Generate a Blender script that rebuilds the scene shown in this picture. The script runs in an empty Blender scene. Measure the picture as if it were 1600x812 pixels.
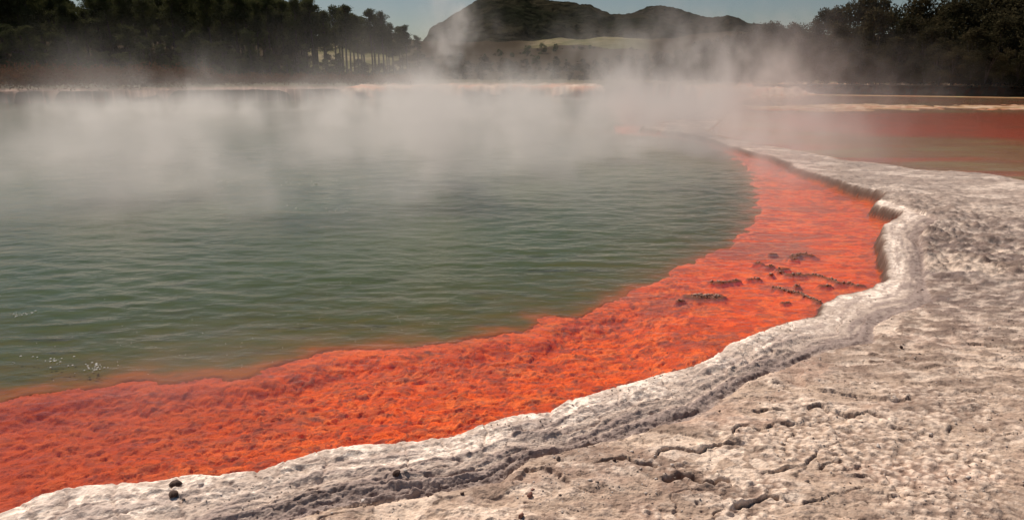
import bpy, math, random
import numpy as np

# ------------------------------------------------------------------ camera, world, sun, exposure
S = bpy.context.scene
COL = S.collection
H, F, YH = 1.9, 1043.0, 115.0                       # eye height, focal length in photo pixels, horizon row
TH = math.atan((406 - YH) / F)
cam_d = bpy.data.cameras.new('camera'); cam = bpy.data.objects.new('camera', cam_d); COL.objects.link(cam)
cam.location = (0, 0, H); cam.rotation_euler = (math.pi / 2 - TH, 0, 0)
cam_d.sensor_width = 36; cam_d.lens = 36 * F / 1600; cam_d.clip_start = 0.05; cam_d.clip_end = 8000
S.camera = cam
SUN_EL, SUN_AZ = math.radians(50), math.radians(-33)   # azimuth from +Y, negative = to the left
w = bpy.data.worlds.new('World'); S.world = w; w.use_nodes = True
nt = w.node_tree; sky = nt.nodes.new('ShaderNodeTexSky'); sky.sky_type = 'NISHITA'; sky.sun_disc = False
sky.sun_elevation = SUN_EL; sky.sun_rotation = SUN_AZ
sky.dust_density = 0.5; sky.air_density = 1.0; sky.ozone_density = 1.0
bg = nt.nodes['Background']; nt.links.new(sky.outputs[0], bg.inputs[0]); bg.inputs[1].default_value = 0.05
sd = bpy.data.lights.new('sun', 'SUN'); sun = bpy.data.objects.new('sun', sd); COL.objects.link(sun)
sd.energy = 5.0; sd.angle = math.radians(0.5); sd.color = (1.0, 0.87, 0.74)
dx, dy, dz = math.sin(SUN_AZ) * math.cos(SUN_EL), math.cos(SUN_AZ) * math.cos(SUN_EL), math.sin(SUN_EL)
from mathutils import Vector
sun.rotation_euler = Vector((dx, dy, dz)).to_track_quat('Z', 'Y').to_euler()
S.view_settings.view_transform = 'Standard'; S.view_settings.look = 'None'
S.view_settings.exposure = -0.25; S.view_settings.gamma = 1.0
S.cycles.use_denoising = True
S.cycles.max_bounces = 6; S.cycles.diffuse_bounces = 2; S.cycles.glossy_bounces = 2
S.cycles.transmission_bounces = 3; S.cycles.transparent_max_bounces = 12; S.cycles.volume_bounces = 2
S.cycles.sample_clamp_indirect = 4.0
S.cycles.volume_step_rate = 1.6; S.cycles.volume_max_steps = 256

rng = np.random.default_rng(7); random.seed(7)

# ------------------------------------------------------------------ helpers
def ray(px, py):
    a, b = (px - 800) / F, (406 - py) / F
    c, s = math.cos(TH), math.sin(TH)
    return a, c + b * s, -s + b * c
def at(px, py, z=0.0):
    a, b, c = ray(px, py); t = (z - H) / c
    return (a * t, b * t)
def z_at(px, py, dist):                              # height of the sight line at ground distance dist, and its x, y
    a, b, c = ray(px, py); t = dist / math.hypot(a, b)
    return a * t, b * t, H + c * t

def ss(a, b, x):
    t = np.clip((x - a) / (b - a), 0, 1); return t * t * (3 - 2 * t)
_g = rng.uniform(0, 2 * np.pi, 65536); GX, GY = np.cos(_g).astype(np.float32), np.sin(_g).astype(np.float32)
RV = rng.random(65536).astype(np.float32); RV2 = rng.random(65536).astype(np.float32)
def hsh(ix, iy, s): return ((ix * 73856093) ^ (iy * 19349663) ^ (s * 83492791)) >> 3 & 65535
def pn(x, y, s=0):
    fx, fy = np.floor(x), np.floor(y); ix, iy = fx.astype(np.int64), fy.astype(np.int64)
    u, v = (x - fx).astype(np.float32), (y - fy).astype(np.float32)
    def g(a, b):
        h = hsh(ix + a, iy + b, s); return GX[h] * (u - a) + GY[h] * (v - b)
    su, sv = u * u * u * (u * (u * 6 - 15) + 10), v * v * v * (v * (v * 6 - 15) + 10)
    n0 = g(0, 0) * (1 - su) + g(1, 0) * su; n1 = g(0, 1) * (1 - su) + g(1, 1) * su
    return (n0 * (1 - sv) + n1 * sv) * 1.5
def fbm(x, y, o=4, s=0, gain=0.5):
    r = 0; a = 1.0; t = 0
    for i in range(o):
        r = r + a * pn(x, y, s + i * 17); t += a; a *= gain; x = x * 2.03 + 5.1; y = y * 2.03 + 1.7
    return r / t * 1.6
def voro(x, y, s=0):                                # F1, F2, cell random
    fx, fy = np.floor(x), np.floor(y); ix, iy = fx.astype(np.int64), fy.astype(np.int64)
    f1 = np.full(x.shape, 9.0, np.float32); f2 = f1.copy(); cr = np.zeros(x.shape, np.float32)
    for a in (-1, 0, 1):
        for b in (-1, 0, 1):
            h = hsh(ix + a, iy + b, s)
            d = np.hypot(fx + a + RV[h] - x, fy + b + RV2[h] - y).astype(np.float32)
            m = d < f1
            f2 = np.where(m, f1, np.minimum(f2, d)); cr = np.where(m, RV[(h * 7 + 13) & 65535], cr); f1 = np.where(m, d, f1)
    return f1, f2, cr
def pdist(X, Y, P):                                  # distance to an open polyline
    d = np.full(X.shape, 1e9, np.float32)
    for (x0, y0), (x1, y1) in zip(P[:-1], P[1:]):
        ex, ey = x1 - x0, y1 - y0; L = ex * ex + ey * ey + 1e-12
        t = np.clip(((X - x0) * ex + (Y - y0) * ey) / L, 0, 1)
        d = np.minimum(d, (X - x0 - t * ex) ** 2 + (Y - y0 - t * ey) ** 2)
    return np.sqrt(d)
def sdist(X, Y, P):                                  # distance and side (+1 = left of the line's direction, the far side)
    d = np.full(X.shape, 1e9, np.float32); sd_ = np.ones(X.shape, np.float32)
    for (x0, y0), (x1, y1) in zip(P[:-1], P[1:]):
        ex, ey = x1 - x0, y1 - y0; L = ex * ex + ey * ey + 1e-12
        t = np.clip(((X - x0) * ex + (Y - y0) * ey) / L, 0, 1)
        q = (X - x0 - t * ex) ** 2 + (Y - y0 - t * ey) ** 2; m = q < d
        sd_ = np.where(m, np.sign(ex * (Y - y0) - ey * (X - x0)), sd_); d = np.where(m, q, d)
    return np.sqrt(d), sd_
def inside(X, Y, P):
    r = np.zeros(X.shape, bool); n = len(P)
    for i in range(n):
        (x0, y0), (x1, y1) = P[i], P[(i + 1) % n]
        if y0 == y1: continue
        r ^= ((y0 > Y) != (y1 > Y)) & (X < (x1 - x0) * (Y - y0) / (y1 - y0) + x0)
    return r

def tag(o, label=None, cat=None, group=None, kind=None):
    for k, v in (('label', label), ('category', cat), ('group', group), ('kind', kind)):
        if v: o[k] = v
    return o
def mesh(name, V, Fc, mat=None, smooth=True):
    me = bpy.data.meshes.new(name); V = np.asarray(V, np.float32); Fc = np.asarray(Fc, np.int32)
    k = Fc.shape[1]
    me.vertices.add(len(V)); me.vertices.foreach_set('co', V.ravel())
    me.loops.add(Fc.size); me.loops.foreach_set('vertex_index', Fc.ravel())
    me.polygons.add(len(Fc)); me.polygons.foreach_set('loop_start', np.arange(0, Fc.size, k, dtype=np.int32))
    me.polygons.foreach_set('loop_total', np.full(len(Fc), k, np.int32))
    if smooth: me.polygons.foreach_set('use_smooth', np.ones(len(Fc), bool))
    me.update(calc_edges=True)
    if mat: me.materials.append(mat)
    return me
def link(name, me, parent=None, loc=None):
    o = bpy.data.objects.new(name, me); COL.objects.link(o)
    if parent: o.parent = parent
    if loc: o.location = loc
    return o
def setcol(me, name, C):
    a = me.color_attributes.new(name, 'FLOAT_COLOR', 'POINT')
    c = np.ones((len(me.vertices), 4), np.float32); c[:, :3] = C; a.data.foreach_set('color', c.ravel())
def setval(me, name, v):
    a = me.attributes.new(name, 'FLOAT', 'POINT'); a.data.foreach_set('value', np.asarray(v, np.float32))

class NT:                                            # small node tree helper
    def __init__(s, name):
        s.m = bpy.data.materials.new(name); s.m.use_nodes = True; s.t = s.m.node_tree; s.t.nodes.clear()
        s.out = s.t.nodes.new('ShaderNodeOutputMaterial')
    def n(s, typ, **kw):
        nd = s.t.nodes.new(typ)
        for k, v in kw.items():
            if k.startswith('i_'):
                key = k[2:]; key = int(key) if key.isdigit() else key.replace('_', ' ')
                if isinstance(v, bpy.types.NodeSocket): s.t.links.new(v, nd.inputs[key])
                else: nd.inputs[key].default_value = v
            else: setattr(nd, k, v)
        return nd
    def l(s, a, b): s.t.links.new(a, b)
    def mixc(s, f, a, b, bt='MIX'):
        nd = s.n('ShaderNodeMix', data_type='RGBA', blend_type=bt)
        for i, v in ((0, f), (6, a), (7, b)):
            if isinstance(v, bpy.types.NodeSocket): s.l(v, nd.inputs[i])
            else: nd.inputs[i].default_value = v if i == 0 else (*v, 1) if len(v) == 3 else v
        return nd.outputs[2]
    def math(s, op, a, b=0.0):
        nd = s.n('ShaderNodeMath', operation=op)
        for i, v in ((0, a), (1, b)):
            if isinstance(v, bpy.types.NodeSocket): s.l(v, nd.inputs[i])
            else: nd.inputs[i].default_value = v
        return nd.outputs[0]
    def ramp(s, v, a, b, c0=0.0, c1=1.0):
        nd = s.n('ShaderNodeMapRange', interpolation_type='SMOOTHSTEP', i_0=v, i_1=a, i_2=b, i_3=c0, i_4=c1); return nd.outputs[0]
    def pos(s, scale=(1, 1, 1)):
        g = s.n('ShaderNodeNewGeometry'); m = s.n('ShaderNodeMapping', i_Vector=g.outputs['Position'], i_Scale=scale); return m.outputs[0]
    def noise(s, v, sc, det=4, rough=0.5, dist=0.0):
        return s.n('ShaderNodeTexNoise', i_Vector=v, i_Scale=sc, i_Detail=det, i_Roughness=rough, i_Distortion=dist).outputs[0]

# ------------------------------------------------------------------ plan of the place (read off the photograph, laid on the ground)
EDGE_PX = [(0, 805, .08), (60, 779, .08), (100, 765, .08), (160, 753, .08), (240, 747, .08), (330, 742, .08), (400, 737, .08), (440, 723, .08),
    (500, 705, .08), (560, 697, .08), (640, 690, .08), (700, 683, .08), (740, 668, .08), (790, 655, .08), (850, 646, .08), (880, 630, .08),
    (930, 613, .08), (1000, 596, .08), (1060, 578, .08), (1110, 563, .08), (1125, 546, .08), (1160, 535, .06), (1190, 520, .06), (1230, 500, .06),
    (1275, 490, .05), (1280, 472, .05), (1310, 459, .04), (1350, 453, .03), (1382, 438, .02), (1378, 424, 0), (1370, 410, 0), (1374, 398, 0), (1367, 388, 0),
    (1372, 372, 0), (1392, 357, 0), (1408, 349, 0), (1385, 344, 0), (1360, 335, 0), (1366, 324, 0), (1374, 318, 0), (1340, 306, 0), (1310, 295, 0),
    (1272, 281, 0), (1240, 270, 0), (1228, 260, 0), (1200, 250, 0), (1165, 241, 0), (1130, 231, 0), (1108, 222, 0), (1060, 211, 0), (1000, 205, 0),
    (1005, 197, 0), (1070, 188, 0), (1115, 172, 0), (1120, 160, 0), (1090, 154, 0), (1020, 151, 0), (900, 151, 0), (820, 150, 0), (740, 151, 0),
    (620, 152, 0), (540, 154, 0), (400, 156, 0), (250, 158, 0), (120, 160, 0), (0, 161, 0), (-200, 165, 0)]
EDGE = [at(*p) for p in EDGE_PX]
POOL = [(-3.6, 2.25)] + EDGE + [(-60, 36), (-60, 5), (-25, -3), (-8, 1.2), (-5, 2.0)]
ORANGE = [(-9, 5.5)] + [at(x, y, -.05) for x, y in [(-150, 640), (0, 622), (80, 608), (140, 603), (200, 592), (250, 595), (320, 583), (380, 585), (420, 573), (470, 558),
    (490, 548), (550, 544), (640, 540), (720, 530), (760, 525), (780, 518), (820, 517), (850, 498), (900, 493), (950, 475), (1000, 450),
    (1060, 425), (1090, 410), (1130, 390), (1165, 370), (1185, 340), (1190, 300), (1180, 270), (1150, 245), (1110, 226), (1040, 214), (960, 207)]]
OPOLY = ORANGE + [at(960, 195), at(1130, 185), at(1300, 200), at(1600, 300), (9, 6), (8, 0), (-9, 0)]
GROOVE = [(-4.5, 1.3)] + [at(x, y, .1) for x, y in [(150, 900), (440, 806), (520, 782), (600, 770), (700, 762), (780, 748), (830, 712), (905, 698), (960, 680), (1040, 655),
    (1100, 640), (1130, 614), (1165, 592), (1210, 575), (1270, 550), (1300, 536), (1368, 526), (1366, 500), (1400, 482), (1462, 462), (1450, 440), (1442, 405), (1436, 375), (1470, 352)]]
ti = 44                                               # edge point where the raised rim fades out
RIM = EDGE[:39] + GROOVE[::-1]
QEDGE = [at(x, y, .05) for x, y in [(1108, 205), (1150, 219), (1200, 227), (1280, 240), (1330, 252), (1400, 258), (1440, 265), (1500, 268), (1550, 272), (1600, 281), (1750, 305), (2100, 350)]]
QPOLY = QEDGE + [at(x, y, .05) for x, y in [(2400, 149), (1700, 148), (1600, 149), (1400, 148), (1290, 147), (1190, 150), (1150, 160), (1130, 185)]]
RED = [at(x, y, .03) for x, y in [(1190, 190), (1240, 179), (1330, 176), (1600, 177), (1800, 178), (1800, 245), (1600, 222), (1450, 212), (1330, 207), (1240, 203)]]
CRUSTBAND = [at(x, y, .05) for x, y in [(1150, 166), (1250, 163), (1330, 162), (1450, 165), (1560, 164), (1700, 163), (1700, 174), (1600, 173), (1500, 171), (1400, 172), (1300, 176), (1200, 174), (1150, 170)]]
def Z6(l): return [(1000 + x / 2.603, 500 + y / 2.603) for x, y in l]
CR = [(Z6([(460, 350), (530, 352), (600, 350), (640, 343), (690, 352), (705, 335), (740, 338), (770, 356)]), .010, .04),
      (Z6([(815, 362), (850, 372), (890, 366), (925, 358), (960, 372), (1010, 388)]), .013, .04),
      (Z6([(1040, 413), (1080, 420), (1130, 437), (1170, 445), (1215, 466)]), .012, .03),
      (Z6([(1262, 432), (1272, 410), (1330, 425), (1370, 436), (1420, 435), (1470, 455), (1520, 452), (1600, 462)]), .012, .035),
      (Z6([(378, 462), (385, 430), (410, 418), (440, 420), (462, 438), (515, 430), (560, 405), (620, 400)]), .009, .04),
      (Z6([(70, 542), (88, 512), (120, 506), (180, 515), (240, 525), (265, 505), (320, 497), (372, 490)]), .010, .045),
      (Z6([(95, 640), (125, 642), (150, 640), (170, 624), (215, 637), (250, 655), (300, 660), (325, 632), (360, 640)]), .020, .06),
      (Z6([(-60, 560), (0, 583), (40, 590), (70, 606)]), .010, .03),
      (Z6([(-200, 590), (-120, 565), (-60, 560)]), .008, .03),
      (Z6([(970, 236), (1010, 234), (1050, 232), (1100, 228), (1140, 225), (1190, 232)]), .020, .05),
      (Z6([(1172, 173), (1210, 170), (1250, 168)]), .014, .03),
      (Z6([(1340, 75), (1390, 78), (1430, 85), (1475, 90), (1520, 94), (1600, 98)]), .022, .06),
      (Z6([(1530, 5), (1600, 8)]), .02, .05),
      (Z6([(530, 606), (560, 604), (600, 592)]), .014, .05),
      (Z6([(650, 610), (690, 560), (720, 530)]), .008, .03),
      (Z6([(885, 620), (930, 618), (970, 640), (1020, 665), (1065, 688)]), .010, .03),
      (Z6([(720, 590), (780, 560), (850, 570), (920, 590)]), .008, .02),
      (Z6([(400, 748), (460, 725), (510, 700), (560, 712)]), .026, .07),
      (Z6([(600, 745), (660, 735), (800, 700)]), .007, .02),
      (Z6([(1000, 690), (1080, 700), (1200, 690), (1300, 720), (1420, 740)]), .008, .02),
      (Z6([(940, 150), (1000, 148), (1040, 155)]), .012, .03),
      (Z6([(500, 805), (560, 800), (600, 812)]), .010, .03),
      (Z6([(1300, 610), (1350, 640), (1420, 650), (1500, 690)]), .008, .02),
      (Z6([(-260, 600), (-330, 640), (-240, 625)]), .006, .02),
      ([(1264, 509), (1290, 503), (1312, 506), (1337, 504), (1340, 494)], .014, .05),
      ([(1258, 515), (1230, 528), (1205, 545)], .014, .04),
      ([(394, 812), (388, 790), (398, 765), (410, 742), (420, 733)], .009, .03),
      ([(222, 812), (232, 790), (245, 775), (248, 765)], .010, .03),
      ([(-20, 830), (70, 812), (140, 792), (200, 780)], .008, .02),
      ([(620, 735), (660, 728), (720, 722), (760, 715)], .009, .03),
      ([(830, 687), (880, 682), (930, 660), (1000, 640), (1080, 612), (1130, 590)], .012, .035),
      ([(262, 795), (300, 790), (340, 786), (400, 778)], .012, .03),
      ([(540, 735), (570, 730), (590, 737)], .008, .02),
      ([(855, 645), (868, 662), (885, 676)], .008, .03),
      ([(695, 684), (705, 696), (730, 710)], .006, .02),
      ([(770, 660), (772, 672), (782, 690)], .005, .02),
      ([(1105, 564), (1120, 575), (1150, 580)], .006, .02),
      ([(1450, 500), (1500, 508), (1560, 520), (1600, 522)], .010, .015),
      ([(1500, 440), (1560, 446), (1640, 446)], .012, .015),
      ([(1400, 560), (1440, 565), (1480, 566)], .010, .02)]

# ------------------------------------------------------------------ ground heights and colours
def fan(nr, nt_, r0, r1, p, a_in, n_out=40):
    t = np.linspace(0, 1, nr); r = (r0 ** -p + t * (r1 ** -p - r0 ** -p)) ** (-1 / p)
    th = np.concatenate([np.linspace(-78, -a_in, n_out)[:-1], np.linspace(-a_in, a_in, nt_), np.linspace(a_in, 78, n_out)[1:]]) * math.pi / 180
    T, R = np.meshgrid(th, r); return R * np.sin(T), R * np.cos(T), R
def grid_faces(a, b):
    i = np.arange(a * b).reshape(a, b); return np.stack([i[:-1, :-1], i[:-1, 1:], i[1:, 1:], i[1:, :-1]], -1).reshape(-1, 4)

ISL = [('crust_islet', [(1082, 461), (1122, 461)], 11, 'largest pebbly brown islet standing in the orange shallows', 'islet', .03, 1.6), ('crust_islet', [(1064, 468)], 9, 'small brown islet just left of the largest one', 'islet'),
    ('crust_ridge', [(1111, 439), (1130, 439), (1152, 436)], 4, 'straight short brown ridge between the green edge and the islets', 'ridge'), ('crust_islet', [(1170, 434), (1185, 434)], 3, 'thin brown islet right of the straight short ridge', 'islet'),
    ('crust_ridge', [(1262, 427), (1280, 429), (1296, 434), (1308, 439), (1330, 441)], 4, 'upper of two long knobbly brown ridges near the white rim', 'ridge'), ('crust_ridge', [(1208, 447), (1230, 452), (1250, 457), (1268, 464), (1280, 470)], 4, 'lower curved brown ridge running into the white rim', 'ridge', .022, 1.8),
    ('crust_islet', [(1289, 444)], 12, 'round brown islet between the two long ridges', 'islet'), ('crust_islet', [(1221, 471), (1233, 471)], 3, 'dark short islet below the curved ridge', 'islet'), ('crust_islet', [(1246, 445)], 6, 'tiny dark islet between the ridges, left of the round one', 'islet'),
    ('crust_islet', [(1342, 444)], 11, 'low dark brown islet touching the rim at the shore bend', 'islet', .012), ('crust_islet', [(1236, 400), (1250, 395), (1268, 397)], 4, 'crooked brown islet farthest out, upper right of the cluster', 'islet'), ('crust_islet', [(1241, 403)], 7, 'small knob just below the crooked far islet', 'islet'),
    ('crust_islet', [(1183, 409), (1190, 410)], 3, 'far thin brown islet at the left of the small cluster', 'islet', .012), ('crust_islet', [(1203, 414)], 9, 'small flat islet second from left in the cluster', 'islet'), ('crust_islet', [(1216, 419), (1228, 418)], 4, 'small double islet in the middle of the cluster', 'islet'),
    ('crust_islet', [(1220, 424)], 8, 'small islet directly below the double one', 'islet'), ('crust_islet', [(1204, 427)], 6, 'tiny brown islet at the lower left of the cluster', 'islet'), ('crust_islet', [(1234, 427), (1250, 427)], 6, 'knobbly islet at the lower right of the cluster', 'islet'),
    ('crust_islet', [(1208, 395)], 8, 'faint flat islet at the top of the cluster', 'islet', .006)]
def isl_shape(pts, wpx):
    P = np.array([at(x, y, .01) for x, y in pts]); dist = np.hypot(*P.mean(0)); w_ = wpx / F * dist; wd = w_ * (dist / H) * .5
    if len(P) == 1: P = np.array([P[0] - (w_ * .5, 0), P[0] + (w_ * .5, 0)]); wd = w_ * .55
    return P, wd
ISLP = [(isl_shape(a[1], a[2])[0], max(.02, isl_shape(a[1], a[2])[1])) for a in ISL]
def terrain(X, Y):
    sh = X.shape; X = X.ravel(); Y = Y.ravel(); R = np.hypot(X, Y); n = len(X)
    near = R < 9
    wob = 0.018 * fbm(X * 4, Y * 4, 4, 3) * np.clip(R / 4, .4, 1.2) * ss(14, 8, R) + .04 * fbm(X * 1.2, Y * 1.2, 3, 8) * ss(6, 10, R) + 0.0012 * R * pn(X * 1.1, Y * 1.1, 5) + .016 * pn(X * 7, Y * 7, 10) * near
    sP = pdist(X, Y, POOL + POOL[:1]); inP = inside(X, Y, POOL); sP = np.where(inP, -sP, sP) + wob
    dO = pdist(X, Y, ORANGE); sO = np.where(inside(X, Y, OPOLY), dO, -dO) + 0.10 * fbm(X * 2.6, Y * 2.6, 5, 31, .6) * np.clip(R / 5, .5, 2.5)
    dQ = pdist(X, Y, QEDGE); inQ = inside(X, Y, QPOLY); sQ = np.where(inQ, -dQ, dQ) + 0.03 * R / 8 * fbm(X * 1.5, Y * 2.5, 4, 9)
    Zt = np.zeros(n, np.float32); C = np.zeros((n, 3), np.float32)
    def lerp(c, m): C[:] = C * (1 - m[:, None]) + np.asarray(c, np.float32) * m[:, None]
    # ---- general noises
    n1 = fbm(X * .7, Y * .7, 4, 1); n2 = fbm(X * 2.2, Y * 3.4, 5, 2); n3 = fbm(X * 9, Y * 13, 4, 4); n4 = fbm(X * 30, Y * 40, 3, 6)
    # ---- crust plain
    rid = 1 - np.abs(fbm(X * 2.5 + .4 * n2, Y * 4.5, 4, 12)) * 2.4
    zl = 0.085 + 0.02 * n1 + 0.014 * n2 + 0.010 * n3 + 0.004 * n4 + .006 * rid
    cw = ss(-.1, .25, fbm(X * 1.0, Y * 1.3, 3, 140)); nk = ss(9, 6, R)
    l1 = ss(.035, .0, np.abs(pn(X * 2.4 + .35 * n2, Y * 4.6 + .35 * n2, 141))) * ss(0, .3, pn(X * 1.7, Y * 2.0, 142)) * nk
    l2 = ss(.06, .0, np.abs(pn(X * 6.5 + .3 * n3, Y * 11 + .3 * n3, 143))) * ss(.0, .3, pn(X * 3.2, Y * 4.0, 144)) * nk * cw
    zl -= .012 * l1 + .006 * l2
    # low terraces: stepped contour lines
    st = fbm(X * .7, Y * .8, 2, 1) * 1.5 + .35 * pn(X * 2.1, Y * 2.6, 7) + .05 * pn(X * 12, Y * 12, 8) + .018 * pn(X * 35, Y * 35, 9) + Y * .45; lm = ss(-.05, .25, fbm(X * 1.1, Y * 1.5, 3, 14)); fr = st - np.floor(st); zl += 0.022 * (ss(.475, .495, fr) - fr) * ss(6.2, 4.2, R) * lm; rr_ = ss(3.5, 5.5, R) * ss(16, 10, R); q5 = fbm(X * 6, Y * 11, 5, 150, .65); zl += .020 * rr_ * q5
    far = ss(8, 20, R)
    v1, v2, vc = voro(X * 22, Y * 26, 41); w1, w2, wc = voro(X * 9 + n3, Y * 12 + n3, 43)
    patch = np.zeros(n, np.float32)
    for px, py, rx, ry in ((1310, 672, .40, .20), (1180, 690, .34, .20), (1080, 735, .26, .12), (1440, 700, .5, .28), (1250, 655, .2, .12), (1430, 610, .45, .25), (1500, 780, .4, .3), (1030, 790, .2, .12), (1150, 770, .3, .2)):
        cx, cy = at(px, py, .1); patch = np.maximum(patch, np.exp(-(((X - cx) / rx) ** 2 + ((Y - cy) / ry) ** 2)))
    patch = ss(.28, .70, patch + .5 * n2 + .3 * n3 + .28 * ss(0, .4, fbm(X * .8, Y * 1.1, 3, 145)) * ss(9, 6, R))
    zl += patch * (-0.008 + 0.017 * (0.55 - v1) * (.4 + vc) + .012 * (.5 - w1) * (wc > .45))
    # crust colour
    C[:] = (.52, .43, .36)
    lerp((.80, .70, .61), ss(.0, .45, n2 + .5 * n3) * .8)
    lerp((.29, .22, .185), ss(.0, .5, n1 + .5 * n2 + .2 * (R > 6)) * .7); lerp((.33, .25, .21), ss(.1, .3, fbm(X * 3.5, Y * 7, 5, 18, .65)) * .55); lerp((.16, .12, .10), ss(.30, .42, fbm(X * 16, Y * 22, 4, 19, .65)) * .6 * near)
    lerp((.19, .14, .12), l1 * .65); lerp((.24, .18, .155), l2 * .5)
    lerp((.42, .30, .25), ss(.1, .5, fbm(X * 1.3, Y * 2.1, 3, 77)) * .45)          # pinkish patches
    lerp((.30, .25, .23), ss(.18, .35, n3 * .7 + n4 * .5) * .45)
    lerp((.76, .67, .59), patch * .7 * ss(.5, .2, v1)); lerp((.27, .215, .19), patch * ss(.45, .75, v1) * .55)
    # greyer, darker crust further right
    gx = ss(2.2, 4.5, X + .6 * n1) * ss(4.0, 6.0, Y + X * .2)
    lerp((.27, .235, .225), gx * (.72 + .4 * n2).clip(0, .95)); lerp((.46, .40, .37), gx * ss(.15, .5, fbm(X * 1.4, Y * 6.5, 5, 15, .6)) * .7); lerp((.17, .14, .13), gx * ss(.12, .35, fbm(X * 2.2, Y * 11, 5, 16, .65)) * .6)
    purple = np.zeros(n, np.float32)
    for px, py, rx, ry in ((1530, 395, 1.6, .55), (1480, 360, .9, .35), (1440, 415, .28, .5), (1440, 460, .35, .15), (1560, 350, 1.2, .5)):
        cx, cy = at(px, py, .1); purple = np.maximum(purple, np.exp(-(((X - cx) / rx) ** 2 + ((Y - cy) / ry) ** 2)))
    lerp((.19, .155, .155), ss(.35, .7, purple + .3 * fbm(X * 2, Y * 7, 4, 55)) * .6)
    # far crust: bright with fine speckle
    lerp((.50, .44, .40), ss(8, 11, R) * .5); lerp((.66, .60, .55), ss(8, 10, R) * ss(0.0, .45, fbm(X * .9, Y * 1.6, 4, 59)) * .7)
    lerp((.24, .20, .185), ss(7, 9, R) * ss(.12, .4, fbm(X * 4, Y * 5, 4, 61)) * .6)
    qx, qy = X + .16 * pn(X * 2.1, Y * 2.1, 111) + .05 * pn(X * 8, Y * 8, 112), Y + .13 * pn(X * 2.2, Y * 2.2, 113) + .04 * pn(X * 8, Y * 8, 114)
    p1_, p2_, p3_ = voro(qx * 2.3, qy * 4.2, 115); h1_, h2_, h3_ = voro(qx * 8, qy * 13, 117); pm = ss(-.2, .25, fbm(X * .9, Y * 1.4, 3, 119)); pm2 = ss(-.1, .3, fbm(X * 1.5, Y * 2.4, 3, 120))
    nr_ = ss(14, 8, R)
    zl += nr_ * (.016 * (p3_ - .5) * pm * ss(0, .03, p2_ - p1_) + .007 * (h3_ - .5) * pm2 * ss(0, .10, h2_ - h1_))
    lerp((.25, .195, .165), nr_ * pm * ss(.55, .95, p3_) * .55); lerp((.84, .745, .65), nr_ * pm * ss(.35, .1, p3_) * .5)
    lerp((.24, .185, .155), nr_ * pm2 * ss(.7, .95, h3_) * .45); lerp((.82, .74, .66), nr_ * pm2 * ss(.25, .05, h3_) * .5)
    lerp((.20, .15, .13), nr_ * pm * ss(.035, .005, p2_ - p1_) * ss(-.1, .3, n3) * .5)
    lerp((.22, .175, .155), rr_ * ss(.06, .30, q5) * .65); lerp((.70, .62, .55), rr_ * ss(-.10, -.32, q5) * .5)
    # ---- cracks (only near)
    idx = np.nonzero(near & (sP > -.1) & (R < 9))[0]; xs = X[idx] + .012 * pn(X[idx] * 11, Y[idx] * 11, 21) + .004 * pn(X[idx] * 45, Y[idx] * 45, 22)
    ys = Y[idx] + .016 * pn(X[idx] * 11, Y[idx] * 11, 23) + .004 * pn(X[idx] * 45, Y[idx] * 45, 24)
    dk = np.zeros(len(idx), np.float32); dz_ = dk.copy(); wid = (.42 + .5 * pn(xs * 5, ys * 5, 25).clip(-.4, 1) + .25 * np.abs(pn(xs * 20, ys * 20, 26)))
    for pts, wd, dp in CR:
        P = [at(x, y, .1) for x, y in pts]; d, sg = sdist(xs, ys, P); d = d / wid
        bm_ = ss(-.45, .0, pn(xs * 3.5 + wd * 900, ys * 3.5, 28)); g = np.exp(-(d / wd) ** 2) * bm_; dk = np.maximum(dk, g)
        dz_ -= dp * g * .45; dz_ += dp * .38 * bm_ * (sg > 0) * np.exp(-d / .10) * ss(0, wd, d); dk = dk * 1.0
    zl[idx] += dz_
    m = np.zeros(n, np.float32); m[idx] = dk; lerp((.16, .115, .095), ss(.35, .95, m) * .8)
    # small pits and dark grains
    p1, _, pc = voro(X * 7, Y * 8, 91); pit = ss(.10, .04, p1) * (pc > .80) * near; zl -= .008 * pit; lerp((.17, .13, .12), pit * .6)
    cl = ss(.465, .48, fr) * ss(.505, .495, fr) * lm * near; lerp((.20, .15, .13), cl * ss(-.1, .2, n3) * .6)
    # ---- raised rim
    dG = pdist(X, Y, GROOVE); inR = inside(X, Y, RIM)
    u = np.where(inR, np.clip(sP, 0, None) / (np.clip(sP, 0, None) + dG + 1e-4), 1.0)
    k1, k2, kc = voro(X * 3.4 + .5 * n3, Y * 5.0 + .5 * n3, 51)
    bulge = np.sqrt(np.clip(1 - k1 * 1.2, 0, 1)); un = u + .07 * n2 + .04 * n3
    uu = un * 3.3; sf = uu - np.floor(uu)
    rh = ss(0, .10, u) * (1 - ss(.45, .98, u)) * .032 + .012 * (1 - ss(.2, .6, u))
    al = X + .45 * Y; S1 = fbm(al * 2.2, u * 9 + .4 * pn(al * 1.1, u * 2, 37), 4, 38); S2 = np.abs(pn(al * 1.3 + .3 * n2, u * 5.5 + .8 * pn(al * .8, u * 0, 39), 40))
    seam = ss(.09, .0, S2) * ss(.22, .42, un) * ss(-.3, .2, n2) * inR; xc = ss(.05, .0, np.abs(pn(al * 3.1 + .25 * n2, al * 0 + .5 * u, 42))) * ss(.75, .5, un) * inR
    uu = (u + .30 * fbm(al * 1.7, u * 2.2, 3, 44)) * 2.7; sf = uu - np.floor(uu); brk = ss(-.15, .2, fbm(al * 1.3, u * 3, 3, 46)) * ss(.1, .3, un)
    rim = rh + .004 * bulge * ss(.6, .15, un) + .010 * S1 * ss(.08, .4, un) - .009 * seam - .010 * xc + .010 * n3 * ss(.0, .3, un) + .010 * n2 + .005 * n4 + .026 * brk * (ss(.46, .54, sf) - sf)
    gband = ss(.56, .80, un + .25 * S1) * (inR)
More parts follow.
